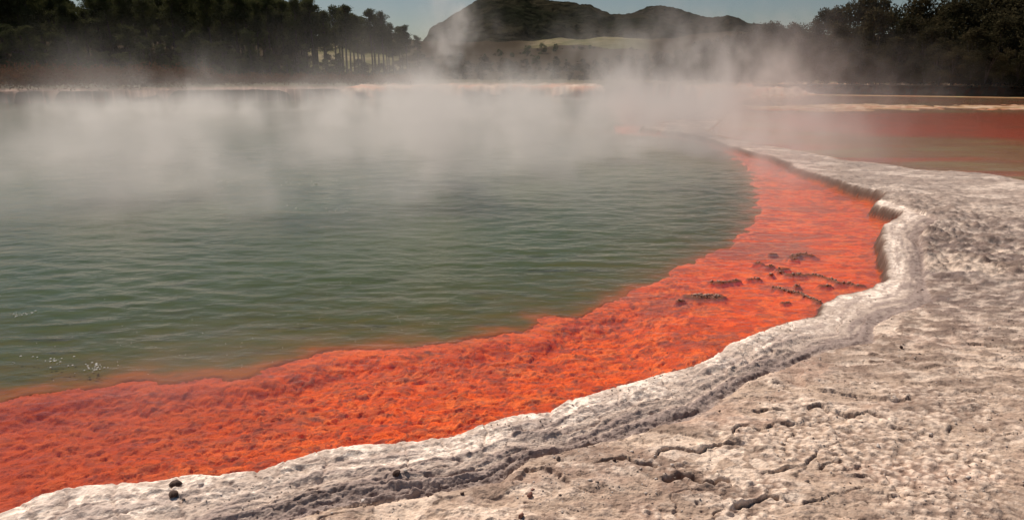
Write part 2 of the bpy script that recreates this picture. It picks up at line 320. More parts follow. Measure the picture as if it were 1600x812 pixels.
    rim += gband * (.010 * np.abs(fbm(X * 24, Y * 24, 3, 35)) + .006 * (.5 - v1)) - .020 * ss(.86, .95, u) * inR * ss(-.3, .15, n2)
    rim = rim * (1 - .75 * ss(2.0, 3.0, X))
    zl = np.where(inR, .065 + rim, zl + .0 * rim)
    zl -= .010 * np.exp(-(dG / .03) ** 2) * near * ~inR
    fr_ = inR.astype(np.float32)
    lerp((.56, .49, .44), fr_); lerp((.90, .83, .76), fr_ * ss(.66, .40, un) * ss(-.25, .12, n3 * .6 + n2 * .5 + bulge * .2 - .1))
    lerp((.36, .30, .27), fr_ * ss(.05, .40, n3 + .6 * n4) * .55)
    lerp((.29, .245, .235), gband * .8); lerp((.17, .135, .13), gband * ss(.0, .4, fbm(X * 24, Y * 24, 3, 36)) * .7)
    lerp((.24, .195, .18), seam * .7); lerp((.22, .175, .16), ss(.42, .47, sf) * ss(.56, .52, sf) * brk * fr_ * .7); lerp((.33, .28, .26), xc * .5); lerp((.40, .34, .32), fr_ * ss(.0, .35, S1) * ss(.05, .3, un) * .65)
    lerp((.24, .19, .17), fr_ * ss(.07, .0, u) * (.3 + .5 * ss(-.1, .3, n3)))
    # ---- edge wall into the pool
    hi = 1 - .45 * ss(1.6, 2.4, X) * ss(7.5, 6.8, R) + 1.2 * ss(7.0, 7.9, R) * ss(2.0, 3.0, X) * ss(15, 9, R)
    zl = zl * np.where(R < 16, hi * .0 + 1 + (hi - 1) * ss(2.2, .0, sP), 1)
    lip = ss(-.012 - .006 * (R - 6).clip(0, 30), .02 + .0015 * R + .003 * (R - 6).clip(0, 30), sP)
    # ---- palette (shallow coloured flats to the right)
    flat = ss(.35, -.15, sQ) * ((sP > 0) & (R > 9))
    crb = ss(.25, -.6, pdist(X, Y, CRUSTBAND + CRUSTBAND[:1]) * np.where(inside(X, Y, CRUSTBAND), -1, 1) * .3 + .55 * fbm(X * .6, Y * .6, 4, 63))
    zq = .030 + .012 * n1 + .045 * crb * (1 + n2)
    zl = zl * (1 - flat) + zq * flat
    lerp((.33, .21, .11), flat); lerp((.33, .27, .14), flat * ss(-.1, .5, fbm(X * .25, Y * .5, 4, 64)))
    lerp((.45, .13, .06), flat * ss(.1, .5, fbm(X * .12, Y * .7, 3, 67) + .25 * ss(1.8, .2, -sQ)) * .6)
    dR = pdist(X, Y, RED + RED[:1]) * np.where(inside(X, Y, RED), -1, 1) + 1.3 * fbm(X * .25, Y * .6, 4, 65)
    lerp((.46, .11, .05), flat * ss(1.6, -1.4, dR) * .85); lerp((.30, .15, .08), flat * ss(.05, .4, fbm(X * .4, Y * 1.5, 4, 68)) * .45)
    lerp((.52, .42, .33), flat * crb * ss(-.2, .25, fbm(X * 1.2, Y * 1.3, 4, 66)) * .85)
    # ---- far banks
    fy = ss(38, 44, Y)
    dF = sP
    bank = fy * ((sP > 0) & ~inQ) * ss(1.4, .4, flat)
    bh = .05 + .75 * ss(.1, 1.6, dF + .35 * n2) + .35 * ss(2, 9, dF) + .10 * n1 + .12 * fbm(X * .8, Y * .8, 4, 71)
    lw = ss(-13, -14.5, X + n1)                                             # steep dark bank at the left
    bh = bh * (1 - lw) + lw * (.10 + .62 * ss(.05, .30, dF) + .35 * ss(2, 12, dF) + .04 * n2)
    rb = ss(6, 12, X); bq = pdist(X, Y, QPOLY[len(QEDGE):]); 
    bh = bh * (1 - rb) + rb * (.10 + .40 * ss(.0, 1.5, bq) + .5 * ss(1.5, 8, bq) + .35 * np.abs(n1) * ss(.3, 2.0, bq) + .15 * n2)
    bk = bank.astype(np.float32)
    zl = zl * (1 - bk) + bh * bk
    lerp((.58, .47, .40), bk); lerp((.34, .25, .19), bk * ss(-.1, .4, fbm(X * .7, Y * 1.2, 4, 72)) * .7)
    lerp((.60, .28, .17), bk * ss(.1, .4, fbm(X * .2, Y * 2, 3, 73)) * .6)
    stk = pn(np.arctan2(X, Y) * 260, Y * .15, 75)
    lerp((.16, .10, .08), bk * lw * .95); lerp((.33, .24, .20), bk * lw * ss(.1, .5, stk) * .7)
    scr = bk * ss(4.0, 7.0, np.where(X > 8, bq, dF)); lerp((.10, .085, .04), scr)
    # ---- pool bed
    bedm = 1 - lip
    xw, yw = X + .10 * pn(X * 3.1, Y * 3.1, 86) + .03 * pn(X * 11, Y * 11, 87), Y + .08 * pn(X * 3.3, Y * 3.3, 88) + .025 * pn(X * 12, Y * 12, 89)
    c1, c2, cc = voro(xw * 7.5, yw * 10.0, 81); e1, e2, ec = voro(xw * 19, yw * 24, 83); b1, b2, bc = voro(xw * 2.6, yw * 3.6, 85)
    cob = ss(.01, .12, c2 - c1) * (.25 + 1.1 * cc); cob2 = ss(.01, .15, e2 - e1) * (.3 + ec)
    rough = 1 - ss(1.0, 2.2, X + .3 * n1) * .8
    calm = ss(.6, 1.5, X + .3 * n1) * .75; zb = -.085 + .057 * calm / .75 - .06 * ss(0, .8, -sP) * (1 - calm) + rough * .95 * (.013 * cob * ss(-.4, .1, n3) + .008 * cob2 + .022 * (bc - .5) * ss(0, .3, b2 - b1) + .005 * (.4 - np.abs(pn(xw * 14, yw * 19, 90))) + .005 * (.4 - np.abs(pn(xw * 37, yw * 45, 92)))) + .010 * n2 + .006 * n3 + .015 * n1
    im = np.zeros(n, np.float32); lp = ss(.30, .05, np.abs(sO - .05)); zb = zb * (1 - lp * .6) - .02 * lp * .6
    for pp, ww in ISLP: pd = pdist(X, Y, pp) + .4 * ww * n3; im = np.maximum(im, ss(ww * 1.0, ww * .6, pd)); zb = np.maximum(zb, .004 - .05 * ss(ww * .35, ww * 1.3 + .02, pd) - 9 * (pd > ww * 1.3 + .02))
    zb = np.where(im > 0, zb, np.minimum(zb, -.005))
    zb = np.where(R > 20, np.minimum(zb, -.07), zb)
    dr = np.clip(-sO, 0, 3); zb = zb - (.9 + .0 * R) * dr - .3 * np.clip(dr - .1, 0, 1)
    zt = zb * (1 - lip) + zl * lip
    under = ss(.01, -.03, zt) * (sP < .05)
    O = np.empty_like(C); O[:] = (.94, .165, .022)
    def lo(c, m): O[:] = O * (1 - m[:, None]) + np.asarray(c, np.float32) * m[:, None]
    lo((.97, .25, .06), ss(.5, .95, cc) * .7); lo((.62, .09, .02), ss(.35, .1, cc) * .65)
    lo((.42, .085, .045), rough * ss(.07, .0, c2 - c1) * .6); lo((.40, .09, .05), rough * ss(.12, .0, e2 - e1) * .35)
    lo((.92, .20, .08), ss(.25, .0, sO) * .5)
    mo = fbm(X * 5, Y * 9, 5, 94, .65); lo((.40, .085, .04), ss(.05, .40, mo) * .6); lo((.80, .27, .06), ss(.15, .45, fbm(X * 2.2, Y * 4.5, 5, 96, .65)) * .25); lo((.30, .12, .09), ss(.24, .40, fbm(X * 13, Y * 20, 4, 95, .65)) * .5)
    dp = fbm(X * 1.0, Y * 2.2, 4, 87) + .5 * n3; lo((.36, .13, .09), ss(.22, .48, dp) * (.30 + .35 * calm))
    lo((.15, .08, .065), ss(.60, .85, ec + .35 * n2) * ss(.15, .35, e2 - e1) * .55 * rough)
    lo((.30, .16, .12), ss(.45, .8, np.exp(-((X - at(1215, 385)[0]) ** 2 / .5 + (Y - at(1215, 385)[1]) ** 2 / .35)) + .4 * n2) * .5)
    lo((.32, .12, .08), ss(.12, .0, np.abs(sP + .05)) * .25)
    lo((.46, .075, .022), ss(-.7, -2.6, X + .4 * n1) * .65)  # dimmer left side painted into the bed colour
    lo((.20, .085, .06), im * .9)
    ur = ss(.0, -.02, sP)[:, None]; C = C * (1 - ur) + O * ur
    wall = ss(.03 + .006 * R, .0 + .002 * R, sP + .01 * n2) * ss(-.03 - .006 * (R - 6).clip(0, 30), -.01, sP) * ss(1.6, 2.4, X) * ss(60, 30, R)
    lerp((.10, .065, .05), wall * .92)  # shade of the undercut edge wall painted in as dark brown
    return [a.reshape(sh) if a.ndim == 1 else a for a in (zt, C, sP, sO, inQ.astype(np.float32), crb, sQ)]

# ------------------------------------------------------------------ materials
def mat_rock():
    t = NT('sinter_crust'); c = t.n('ShaderNodeVertexColor', layer_name='col').outputs[0]; p = t.pos()
    a = t.noise(p, 60, 6, .7); b = t.noise(p, 210, 3, .6); v = t.n('ShaderNodeTexVoronoi', i_Vector=p, i_Scale=85).outputs[0]
    g = t.noise(p, 14, 6, .65, .6)
    c = t.mixc(1.0, c, (1.42, 1.38, 1.34), 'MULTIPLY'); c = t.n('ShaderNodeGamma', i_0=c, i_1=1.18).outputs[0]
    c1 = t.mixc(t.ramp(a, .35, .7, 0, 1), c, t.mixc(1.0, c, (.78, .74, .72), 'MULTIPLY'))
    c1 = t.mixc(t.ramp(b, .58, .72, 0, .45), c1, t.mixc(1.0, c, (.32, .27, .26), 'MULTIPLY'))
    c1 = t.mixc(t.ramp(g, .5, .66, 0, .5), c1, t.mixc(1.0, c, (1.22, 1.2, 1.18), 'MULTIPLY'))
    h = t.math('ADD', t.math('MULTIPLY', a, 1.0), t.math('ADD', t.math('MULTIPLY', b, .45), t.math('MULTIPLY', v, .7)))
    h = t.math('ADD', h, t.math('MULTIPLY', g, 1.6))
    bp = t.n('ShaderNodeBump', i_Height=h, i_Strength=.6, i_Distance=.007)
    s = t.n('ShaderNodeBsdfPrincipled', i_Base_Color=c1, i_Roughness=.85, i_Normal=bp.outputs[0]); s.inputs['Specular IOR Level'].default_value = .25
    t.l(s.outputs[0], t.out.inputs[0]); return t.m
def mat_bed():
    t = NT('orange_bed'); c = t.n('ShaderNodeVertexColor', layer_name='col').outputs[0]; p = t.pos()
    a = t.noise(p, 30, 6, .65); b = t.noise(p, 120, 3, .6)
    c1 = t.mixc(t.ramp(a, .5, .75, 0, .6), c, t.mixc(1.0, c, (.62, .42, .36), 'MULTIPLY'))
    c1 = t.mixc(t.ramp(b, .52, .66, 0, .55), c1, t.mixc(1.0, c, (.55, .42, .38), 'MULTIPLY')); c1 = t.mixc(t.ramp(a, .5, .25, 0, .5), c1, t.mixc(1.0, c, (1.08, 1.25, 1.25), 'MULTIPLY'))
    h = t.math('ADD', a, t.math('MULTIPLY', b, .4)); bp = t.n('ShaderNodeBump', i_Height=h, i_Strength=.6, i_Distance=.012)
    s = t.n('ShaderNodeBsdfPrincipled', i_Base_Color=c1, i_Roughness=.7, i_Normal=bp.outputs[0]); s.inputs['Specular IOR Level'].default_value = .1
    t.l(s.outputs[0], t.out.inputs[0]); return t.m
def mat_water(name='pool_water', shallow=False):
    t = NT(name); p = t.pos((1, 1.9, 1)); 
    a = t.noise(p, 5.5, 3, .5, .4); b = t.noise(p, 1.3, 3, .5); c = t.noise(p, 14, 2, .5)
    h = t.math('ADD', t.math('MULTIPLY', a, .55), t.math('MULTIPLY', b, .8)); h = t.math('ADD', h, t.math('MULTIPLY', c, .12))
    bp = t.n('ShaderNodeBump', i_Height=h, i_Strength=.35 if not shallow else .16, i_Distance=.05)
    turb = t.n('ShaderNodeAttribute', attribute_name='turb').outputs['Fac']
    tr = t.n('ShaderNodeBsdfTransparent', i_Color=(.98, .95, .93, 1)); df = t.n('ShaderNodeBsdfDiffuse', i_Color=(.24, .13, .07, 1))
    m1 = t.n('ShaderNodeMixShader', i_0=turb, i_1=tr.outputs[0], i_2=df.outputs[0])
    gl = t.n('ShaderNodeBsdfGlossy', i_Color=(1, 1, 1, 1), i_Roughness=.05 if not shallow else .12, i_Normal=bp.outputs[0])
    fr = t.n('ShaderNodeFresnel', i_IOR=1.33, i_Normal=bp.outputs[0])
    m2 = t.n('ShaderNodeMixShader', i_0=fr.outputs[0], i_1=m1.outputs[0], i_2=gl.outputs[0])
    t.l(m2.outputs[0], t.out.inputs[0]); return t.m
def mat_murk():
    t = NT('murky_water'); p = t.pos((1, 1.9, 1)); a = t.noise(p, 4.0, 3, .5, .4); b = t.noise(p, 1.1, 3, .5)
    bp = t.n('ShaderNodeBump', i_Height=t.math('ADD', a, b), i_Strength=.5, i_Distance=.06)
    hue = t.noise(t.pos((.12, .2, 1)), 1.0, 3, .5); prox = t.n('ShaderNodeAttribute', attribute_name='prox').outputs['Fac']
    deep = t.mixc(t.ramp(hue, .35, .65), (.032, .080, .020), (.054, .112, .040))
    deep = t.mixc(t.ramp(a, .4, .65, 0, .35), deep, (.072, .125, .055))
    pn_ = t.math('MULTIPLY', prox, t.ramp(t.noise(t.pos((1, 2, 1)), 3.0, 4, .6), .3, .7, .45, .95))
    col = t.mixc(pn_, deep, (.19, .135, .045))
    col = t.mixc(t.math('MULTIPLY', t.n('ShaderNodeAttribute', attribute_name='rimg').outputs['Fac'], .55), col, (.50, .13, .03))
    df = t.n('ShaderNodeBsdfDiffuse', i_Color=col, i_Normal=bp.outputs[0]); t.l(df.outputs[0], t.out.inputs[0]); return t.m
def mat_leaf(name, c0, c1, tr=.25):
    t = NT(name); r = t.n('ShaderNodeObjectInfo').outputs['Random']; n = t.noise(t.pos(), .9, 2)
    f = t.math('ADD', t.math('MULTIPLY', r, .5), t.math('MULTIPLY', t.ramp(n, .3, .7), .5))
    c = t.mixc(f, c0, c1); d = t.n('ShaderNodeBsdfDiffuse', i_Color=c); k = t.n('ShaderNodeBsdfTranslucent', i_Color=c)
    m = t.n('ShaderNodeMixShader', i_0=tr, i_1=d.outputs[0], i_2=k.outputs[0]); t.l(m.outputs[0], t.out.inputs[0]); return t.m
def mat_simple(name, c0, c1, sc, bump=.5, bd=.01, rough=.85, zs=1):
    t = NT(name); p = t.pos((1, 1, zs)); a = t.noise(p, sc, 6, .6); c = t.mixc(t.ramp(a, .35, .65), c0, c1)
    bp = t.n('ShaderNodeBump', i_Height=a, i_Strength=bump, i_Distance=bd)
    s = t.n('ShaderNodeBsdfPrincipled', i_Base_Color=c, i_Roughness=rough, i_Normal=bp.outputs[0]); s.inputs['Specular IOR Level'].default_value = .3
    t.l(s.outputs[0], t.out.inputs[0]); return t.m
M_ROCK, M_BED, M_WATER, M_QWATER = mat_rock(), mat_bed(), mat_water(), mat_water('flat_water', True)

# ------------------------------------------------------------------ near terrain: crust terrace, pool bed, water
NR, NT_ = 1250, 770
X, Y, R = fan(NR, NT_, 1.7, 84, .78, 41)
Z, C, sP, sO, inQ, crb, sQ = terrain(X, Y)
V = np.stack([X.ravel(), Y.ravel(), Z.ravel()], 1); FA = grid_faces(*X.shape)
fs = sP.ravel()[FA].mean(1); pool_f = fs < -.012 
def sub(name, mask, mat):
    f = FA[mask]; used = np.unique(f); mp = np.full(len(V), -1, np.int32); mp[used] = np.arange(len(used))
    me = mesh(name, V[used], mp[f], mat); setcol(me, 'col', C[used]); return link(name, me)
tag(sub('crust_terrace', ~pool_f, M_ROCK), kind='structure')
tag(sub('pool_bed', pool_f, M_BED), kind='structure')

wx, wy, wr = fan(520, 640, 1.7, 66, .8, 41, 20)
wz, _, wsP, wsO, winQ, wcrb, wsQ = terrain(wx, wy)
wv_in = (wsP < .16) & (wz < .06)
amp = ss(.35, -.9, wsO) * .8 + .2 + 0 * wx; amp *= ss(0, .5, -wsP) * .9 + .1
nx = .35 * pn(wx * .8, wy * .8, 101) + .12 * wx
k = 2 * np.pi / .34
wave = .30 * np.sin(k * (wy * 1.0 + .22 * wx) + 3.2 * pn(wx * .9, wy * 1.7, 102)) * ss(-.3, .35, pn(wx * .55, wy * .9, 103)) \
     + .25 * np.sin(k * .72 * (wy - .30 * wx) + 3.5 * pn(wx * .7, wy * 1.3, 104)) * ss(-.3, .35, pn(wx * .5, wy * .8, 105)) \
     + .9 * pn(wx * 2.3, wy * 5.6, 106) + .45 * pn(wx * 5, wy * 11, 107) + .6 * pn(wx * .9, wy * 2.0, 108)
wave = wave * .0085 * amp * ss(26, 12, wr)
WV = np.stack([wx.ravel(), wy.ravel(), wave.ravel()], 1); WF = grid_faces(*wx.shape); keep = wv_in.ravel()[WF].any(1); WF = WF[keep]
def cut(V_, F_):
    u = np.unique(F_); mp = np.full(len(V_), -1, np.int32); mp[u] = np.arange(len(u)); return V_[u], mp[F_], u
v_, f_, u_ = cut(WV, WF)
me = mesh('water', v_, f_, M_WATER)
dep = np.clip(-wz.ravel()[u_], 0, 9); eo = wsO.ravel()[u_]; turb = .01 + .05 * ss(.35, .0, eo)
setval(me, 'turb', turb); setval(me, 'prox', np.exp(-np.clip(-wsO.ravel()[u_], 0, 99) / (.25 + .05 * wr.ravel()[u_])) * .8)
tag(link('water', me), kind='structure')
# the murky body of the deep water begins a few centimetres down and meets the falling bed
DV = WV.copy(); DV[:, 2] = DV[:, 2] * .8 - .055 - .75 * np.clip(wsO.ravel(), 0, 1); dk_ = (wsO.ravel() < .25 + .02 * wr.ravel()); DF = WF[dk_[WF].all(1)]
v_, f_, u_ = cut(DV, DF); me = mesh('deep_water', v_, f_, mat_murk()); setval(me, 'prox', np.exp(-np.clip(-wsO.ravel()[u_], 0, 99) / (.35 + .09 * wr.ravel()[u_])))
setval(me, 'rimg', np.exp(-np.clip(-wsO.ravel()[u_] - .03 + .12 * fbm(wx * 2.5, wy * 4, 4, 160).ravel()[u_], 0, 99) / (.02 + .010 * wr.ravel()[u_])))
tag(link('deep_water', me), kind='structure')

q = (winQ.ravel() > .5) | ((wsQ.ravel() < .3) & (wr.ravel() > 9) & (wsP.ravel() > .3)); q &= wr.ravel() > 9
QF = grid_faces(*wx.shape); QF = QF[q[QF].all(1)]
QV = np.stack([wx.ravel(), wy.ravel(), np.full(wx.size, .052)], 1); v_, f_, u_ = cut(QV, QF)
me = mesh('flat_water', v_, f_, M_QWATER); setval(me, 'turb', np.full(len(v_), .0)); setval(me, 'prox', np.full(len(v_), 1.0))
tag(link('shallow_water', me), kind='structure')

# ------------------------------------------------------------------ far ground, hills
def pgrid(nr, nth, r0, r1, a0, a1):
    r = np.geomspace(r0, r1, nr); th = np.radians(np.linspace(a0, a1, nth)); T, R_ = np.meshgrid(th, r); return R_ * np.sin(T), R_ * np.cos(T), R_, T
def px_of(T): return 800 + np.tan(T) * F / math.cos(TH) * 1.0           # photo column of an azimuth near the horizon row
gx_, gy_, gr_, gt_ = pgrid(220, 420, 70, 6000, -80, 80)
def far_z(x, y):
    r = np.hypot(x, y); a = np.interp(r, [0, 80, 110, 250, 450, 520, 1000, 6000], [.9, 1.0, 1.6, 7.0, 22, 22, 20, 10])
    return a + .012 * (r - 70).clip(0, 300) * fbm(x * .012, y * .012, 4, 201) * 2 - .10 * ss(86, 78, r)
gz = far_z(gx_, gy_)
sh_ = ss(330, 290, gr_ + 40 * fbm(gx_ * .02, gy_ * .02, 3, 203)) 
cx_ = 800 + np.tan(gt_) * F / math.cos(TH); sh_ = np.maximum(sh_, 1 - ss(800, 850, cx_ + 20 * fbm(gx_ * .02, gy_ * .02, 3, 204)) * ss(1030, 980, cx_)) * ss(600, 660, cx_); sh_ = np.maximum(sh_, ss(500, 440, cx_)); sh_ = np.maximum(sh_, ss(135, 100, gr_))
t = NT('pasture'); n = t.noise(t.pos((1, 1, .2)), .012, 5, .6); n2 = t.noise(t.pos(), .25, 5, .6)
c = t.mixc(t.ramp(n, .42, .6), (.13, .125, .06), (.30, .25, .16)); c = t.mixc(t.ramp(n2, .5, .7, 0, .5), c, (.05, .055, .025))
c = t.mixc(t.n('ShaderNodeAttribute', attribute_name='shrub').outputs['Fac'], c, (.055, .042, .028))
s_ = t.n('ShaderNodeBsdfDiffuse', i_Color=c); t.l(s_.outputs[0], t.out.inputs[0])
go = tag(link('ground', mesh('ground', np.stack([gx_.ravel(), gy_.ravel(), gz.ravel()], 1), grid_faces(*gx_.shape), t.m)), kind='structure'); setval(go.data, 'shrub', sh_.ravel())
# a base sheet beneath and behind the camera
a_ = np.array([(-400, -400, -.6), (400, -400, -.6), (400, 0.6, -.6), (-400, 0.6, -.6)], float)
tag(link('ground', mesh('ground', a_, [[0, 1, 2, 3]], M_ROCK)), kind='structure'); setcol(bpy.data.objects['ground.001'].data, 'col', np.full((4, 3), .35))

def mat_hill(name, a, b, c3):
    t = NT(name); p = t.pos((1, 1, 1.4)); n = t.noise(p, .016, 5, .6); f = t.noise(p, .11, 6, .7); v = t.n('ShaderNodeTexVoronoi', i_Vector=p, i_Scale=.09).outputs[0]
    c = t.mixc(t.ramp(n, .4, .6), a, b); c = t.mixc(t.ramp(f, .45, .7), c, c3)
    h = t.math('ADD', t.math('MULTIPLY', f, 1.2), t.math('MULTIPLY', v, -.9))
    bp = t.n('ShaderNodeBump', i_Height=h, i_Strength=1.0, i_Distance=9.0)
    s = t.n('ShaderNodeBsdfDiffuse', i_Color=c, i_Normal=bp.outputs[0]); t.l(s.outputs[0], t.out.inputs[0]); return t.m
def hill(name, crest, d0, dc, d1, mat, label=None, seed=0, rg=.12):
    az = np.array([math.atan2(z_at(px, py, dc)[0], z_at(px, py, dc)[1]) for px, py in crest]); hz = np.array([z_at(px, py, dc)[2] for px, py in crest])
    nth, nr = 520, 110; th = np.linspace(az[0], az[-1], nth); r = np.linspace(d0, d1, nr); T, R_ = np.meshgrid(th, r)
    hc = np.interp(T, az, hz); x, y = R_ * np.sin(T), R_ * np.cos(T)
    up = ss(d0, dc, R_) ** .9 * (R_ <= dc) + (R_ > dc) * (1 - .9 * ss(dc, d1, R_))
    gul = fbm(x * .006, y * .006, 5, 300 + seed); fine = fbm(x * .05, y * .05, 4, 310 + seed)
    z = 8 + (hc - 8) * up + (gul * 34 + fine * 6) * rg / .12 * up * (1 - up) * 2.4 + np.abs(fine) * 3.2 * up
    return tag(link(name, mesh(name, np.stack([x.ravel(), y.ravel(), z.ravel()], 1), grid_faces(nr, nth), mat)), kind='structure')
hill('mountain', [(560, 108), (630, 92), (652, 78), (668, 58), (671, 48), (700, 31), (722, 18), (735, 11), (750, 2), (768, -8), (800, -10), (820, -6), (832, 3), (850, 4), (880, 8),
    (900, 11), (925, 13), (940, 21), (955, 25), (980, 26), (1000, 27), (1050, 38), (1150, 60), (1300, 90), (1500, 104)], 480, 850, 1300,
    mat_hill('mountain_bush', (.026, .029, .018), (.054, .049, .032), (.018, .02, .014)), seed=1)
hill('rear_hill', [(840, 60), (900, 40), (950, 28), (985, 25), (1005, 16), (1025, 11), (1050, 14), (1075, 21), (1095, 28), (1110, 31), (1125, 29), (1140, 27), (1155, 31), (1168, 38),
    (1180, 39), (1200, 41), (1300, 60), (1500, 80), (1800, 70), (2300, 80)], 900, 1350, 1900, mat_hill('rear_bush', (.034, .036, .026), (.055, .05, .038), (.02, .022, .018)), seed=5)

# ------------------------------------------------------------------ vegetation
def tube(P, r0, r1, n=6):
    P = np.asarray(P, float); V_, F_ = [], []
    for i, p in enumerate(P):
        r = r0 + (r1 - r0) * i / (len(P) - 1)
        for j in range(n): a = 2 * math.pi * j / n; V_.append((p[0] + r * math.cos(a), p[1] + r * math.sin(a), p[2]))
    for i in range(len(P) - 1):
        for j in range(n): k = (j + 1) % n; F_.append((i * n + j, i * n + k, (i + 1) * n + k, (i + 1) * n + j))
    return np.array(V_), np.array(F_)
def join(parts):
    V_, F_, o = [], [], 0
    for v, f in parts: V_.append(v); F_.append(f + o); o += len(v)
    return np.concatenate(V_), np.concatenate(F_)
def leaves(blobs, n_per, size, g, flat=.5):                # small quads through each clump, denser near its skin
    out = []
    for (cx, cy, cz, rx, ry, rz) in blobs:
        n = max(6, int(n_per * rx * rz)); d = g.normal(size=(n, 3)); d /= np.linalg.norm(d, axis=1)[:, None]
        rad = g.uniform(.25, 1, n) ** .45 * (1 + .25 * g.normal(size=n)).clip(.6, 1.35)
        p = d * rad[:, None] * (rx, ry, rz) + (cx, cy, cz)
        a = g.normal(size=(n, 3)) + d * .6; a /= np.linalg.norm(a, axis=1)[:, None]
        b = np.cross(a, g.normal(size=(n, 3))); b /= np.linalg.norm(b, axis=1)[:, None]
        s = size * g.uniform(.5, 1.3, n)[:, None]
        out.append(np.stack([p - a * s, p + b * s * flat, p + a * s, p - b * s * flat], 1).reshape(-1, 3))
    V_ = np.concatenate(out); return V_, np.arange(len(V_)).reshape(-1, 4)
M_PINE = mat_leaf('pine_needles', (.055, .064, .028), (.118, .12, .052)); M_BUSH = mat_leaf('dark_bush', (.036, .036, .020), (.088, .072, .038))
M_FERN = mat_leaf('green_crown', (.05, .075, .026), (.075, .10, .04)); M_HEATH = mat_leaf('heath', (.17, .075, .04), (.13, .11, .05), .15)
M_BARK = mat_simple('bark', (.055, .042, .034), (.10, .078, .062), 5, .6, .05)
def make_pine(seed, Ht=16.0, low=.42, spread=2.3):
    g = np.random.default_rng(seed); bend = g.uniform(-.5, .5, 2)
    path = [(bend[0] * t * t, bend[1] * t * t, Ht * t * .96) for t in np.linspace(0, 1, 7)]
    parts = [tube(path, .26, .05)]; bl = []
    for i in range(26):
        t = low + (1 - low) * (i + g.uniform(0, .8)) / 26; a = g.uniform(0, 6.28); L = spread * (1.15 - (t - low) / (1 - low) * .85) * g.uniform(.45, 1.1)
        q = np.array([bend[0] * t * t, bend[1] * t * t, Ht * t]); e = q + (L * math.cos(a), L * math.sin(a), g.uniform(.2, .9))
        parts.append(tube([q - (0, 0, .5), (q + e) / 2 + (0, 0, .1), e], .08, .025, 4)); r = g.uniform(.5, 1.15)
        bl.append((*e, r, r, r * g.uniform(.55, .8)))
        m = (q * .45 + e * .55)
        bl.append((*m, r * .8, r * .8, r * .55))
    bl.append((bend[0], bend[1], Ht * .97, .7, .7, 1.0))
    lv = leaves(bl, 190, .22, g, .4); return join(parts), lv
def make_bushy(seed, Ht=8.0, W=2.6):
    g = np.random.default_rng(seed); parts = []; bl = []
    for i in range(4):
        a = g.uniform(0, 6.28); e = np.array([W * .5 * math.cos(a), W * .5 * math.sin(a), Ht * g.uniform(.6, .85)])
        parts.append(tube([(0, 0, 0), e * (.3, .3, .5), e], .13, .03, 5))
    for i in range(26):
        t = g.uniform(.06, 1); a = g.uniform(0, 6.28); rr = W * math.sqrt(max(.05, 1 - (2 * abs(t - .45)) ** 2 * .75)) * g.uniform(.3, .85)
        r = g.uniform(.55, 1.05); bl.append((rr * math.cos(a), rr * math.sin(a), Ht * t * .93, r, r, r * g.uniform(.6, .9)))
    return join(parts), leaves(bl, 260, .17, g, .45)
def tree(name, data, leafm):
    e = bpy.data.objects.new(name, None); COL.objects.link(e)
    link('trunk', mesh('trunk', *data[0], M_BARK), e); link('crown', mesh('crown', *data[1], leafm, smooth=False), e); return e
class Proto:
    def __init__(s, name, data, leafm, h): s.src = tree(name, data, leafm); s.used = False; s.h = h
    def put(s, x, y, z, ht, label, cat, group, wf=1.0):
        if not s.used: o = s.src; s.used = True
        else:
            o = s.src.copy(); COL.objects.link(o)
            for ch in s.src.children: c = ch.copy(); COL.objects.link(c); c.parent = o
        k = ht / s.h; kw = k * wf * random.uniform(.9, 1.15); o.location = (x, y, z); o.scale = (kw, kw, k); o.rotation_euler = (0, 0, random.uniform(0, 6.28)); tag(o, label, cat, group); return o
pines = [Proto('pine_tree', make_pine(11 + i, 16, (.40, .5, .36, .46, .55)[i], (2.4, 2.0, 2.7, 2.3, 2.1)[i]), M_PINE, 16) for i in range(5)]
lowp = [Proto('young_pine', make_pine(31 + i, 10, .08, 2.3), M_PINE, 10) for i in range(3)]
bush = [Proto('bushy_tree', make_bushy(51 + i, 8, (2.6, 3.0, 2.3)[i]), M_BUSH, 8) for i in range(3)]
conif = [Proto('green_tree', make_bushy(71 + i, 8, (2.0, 2.6)[i]), M_FERN, 8) for i in range(2)]
def part_of(px, cuts):                                # which stretch of a wood a tree stands in
    for lim, nm in cuts:
        if px < lim: return nm
    return cuts[-1][1]
LW = [(60, 'beyond the left frame edge'), (150, 'near the small sky gap'), (300, 'behind the left steam puffs'), (440, 'left of the bare trunks'), (9999, 'toward its open right end')]
RW = [(1130, 'in the thick steam'), (1215, 'where hills and wood meet'), (1290, 'on the left shoulder'), (1400, 'under the first hump'), (1500, 'right of the skyline dip'), (9999, 'at the right frame edge')]
def lat(tab, x): return float(np.interp(x, [a for a, b in tab], [b for a, b in tab]))
LTOP = [(-250, -40), (0, -18), (60, -14), (92, -6), (112, 14), (128, 12), (142, -4), (170, -8), (300, -12), (400, -6), (440, 0), (480, 5), (505, 20), (530, 12), (560, 26), (578, 24), (590, 20), (612, 40), (625, 36), (642, 50), (655, 60)]
edge_lbl = {0: 'tall dark pine at the right end of the left forest, leaning over the misty shore', 1: 'thin crowned pine second from the right end of the left forest'}
def zg(x, y): return float(far_z(np.array([x]), np.array([y]))[0])
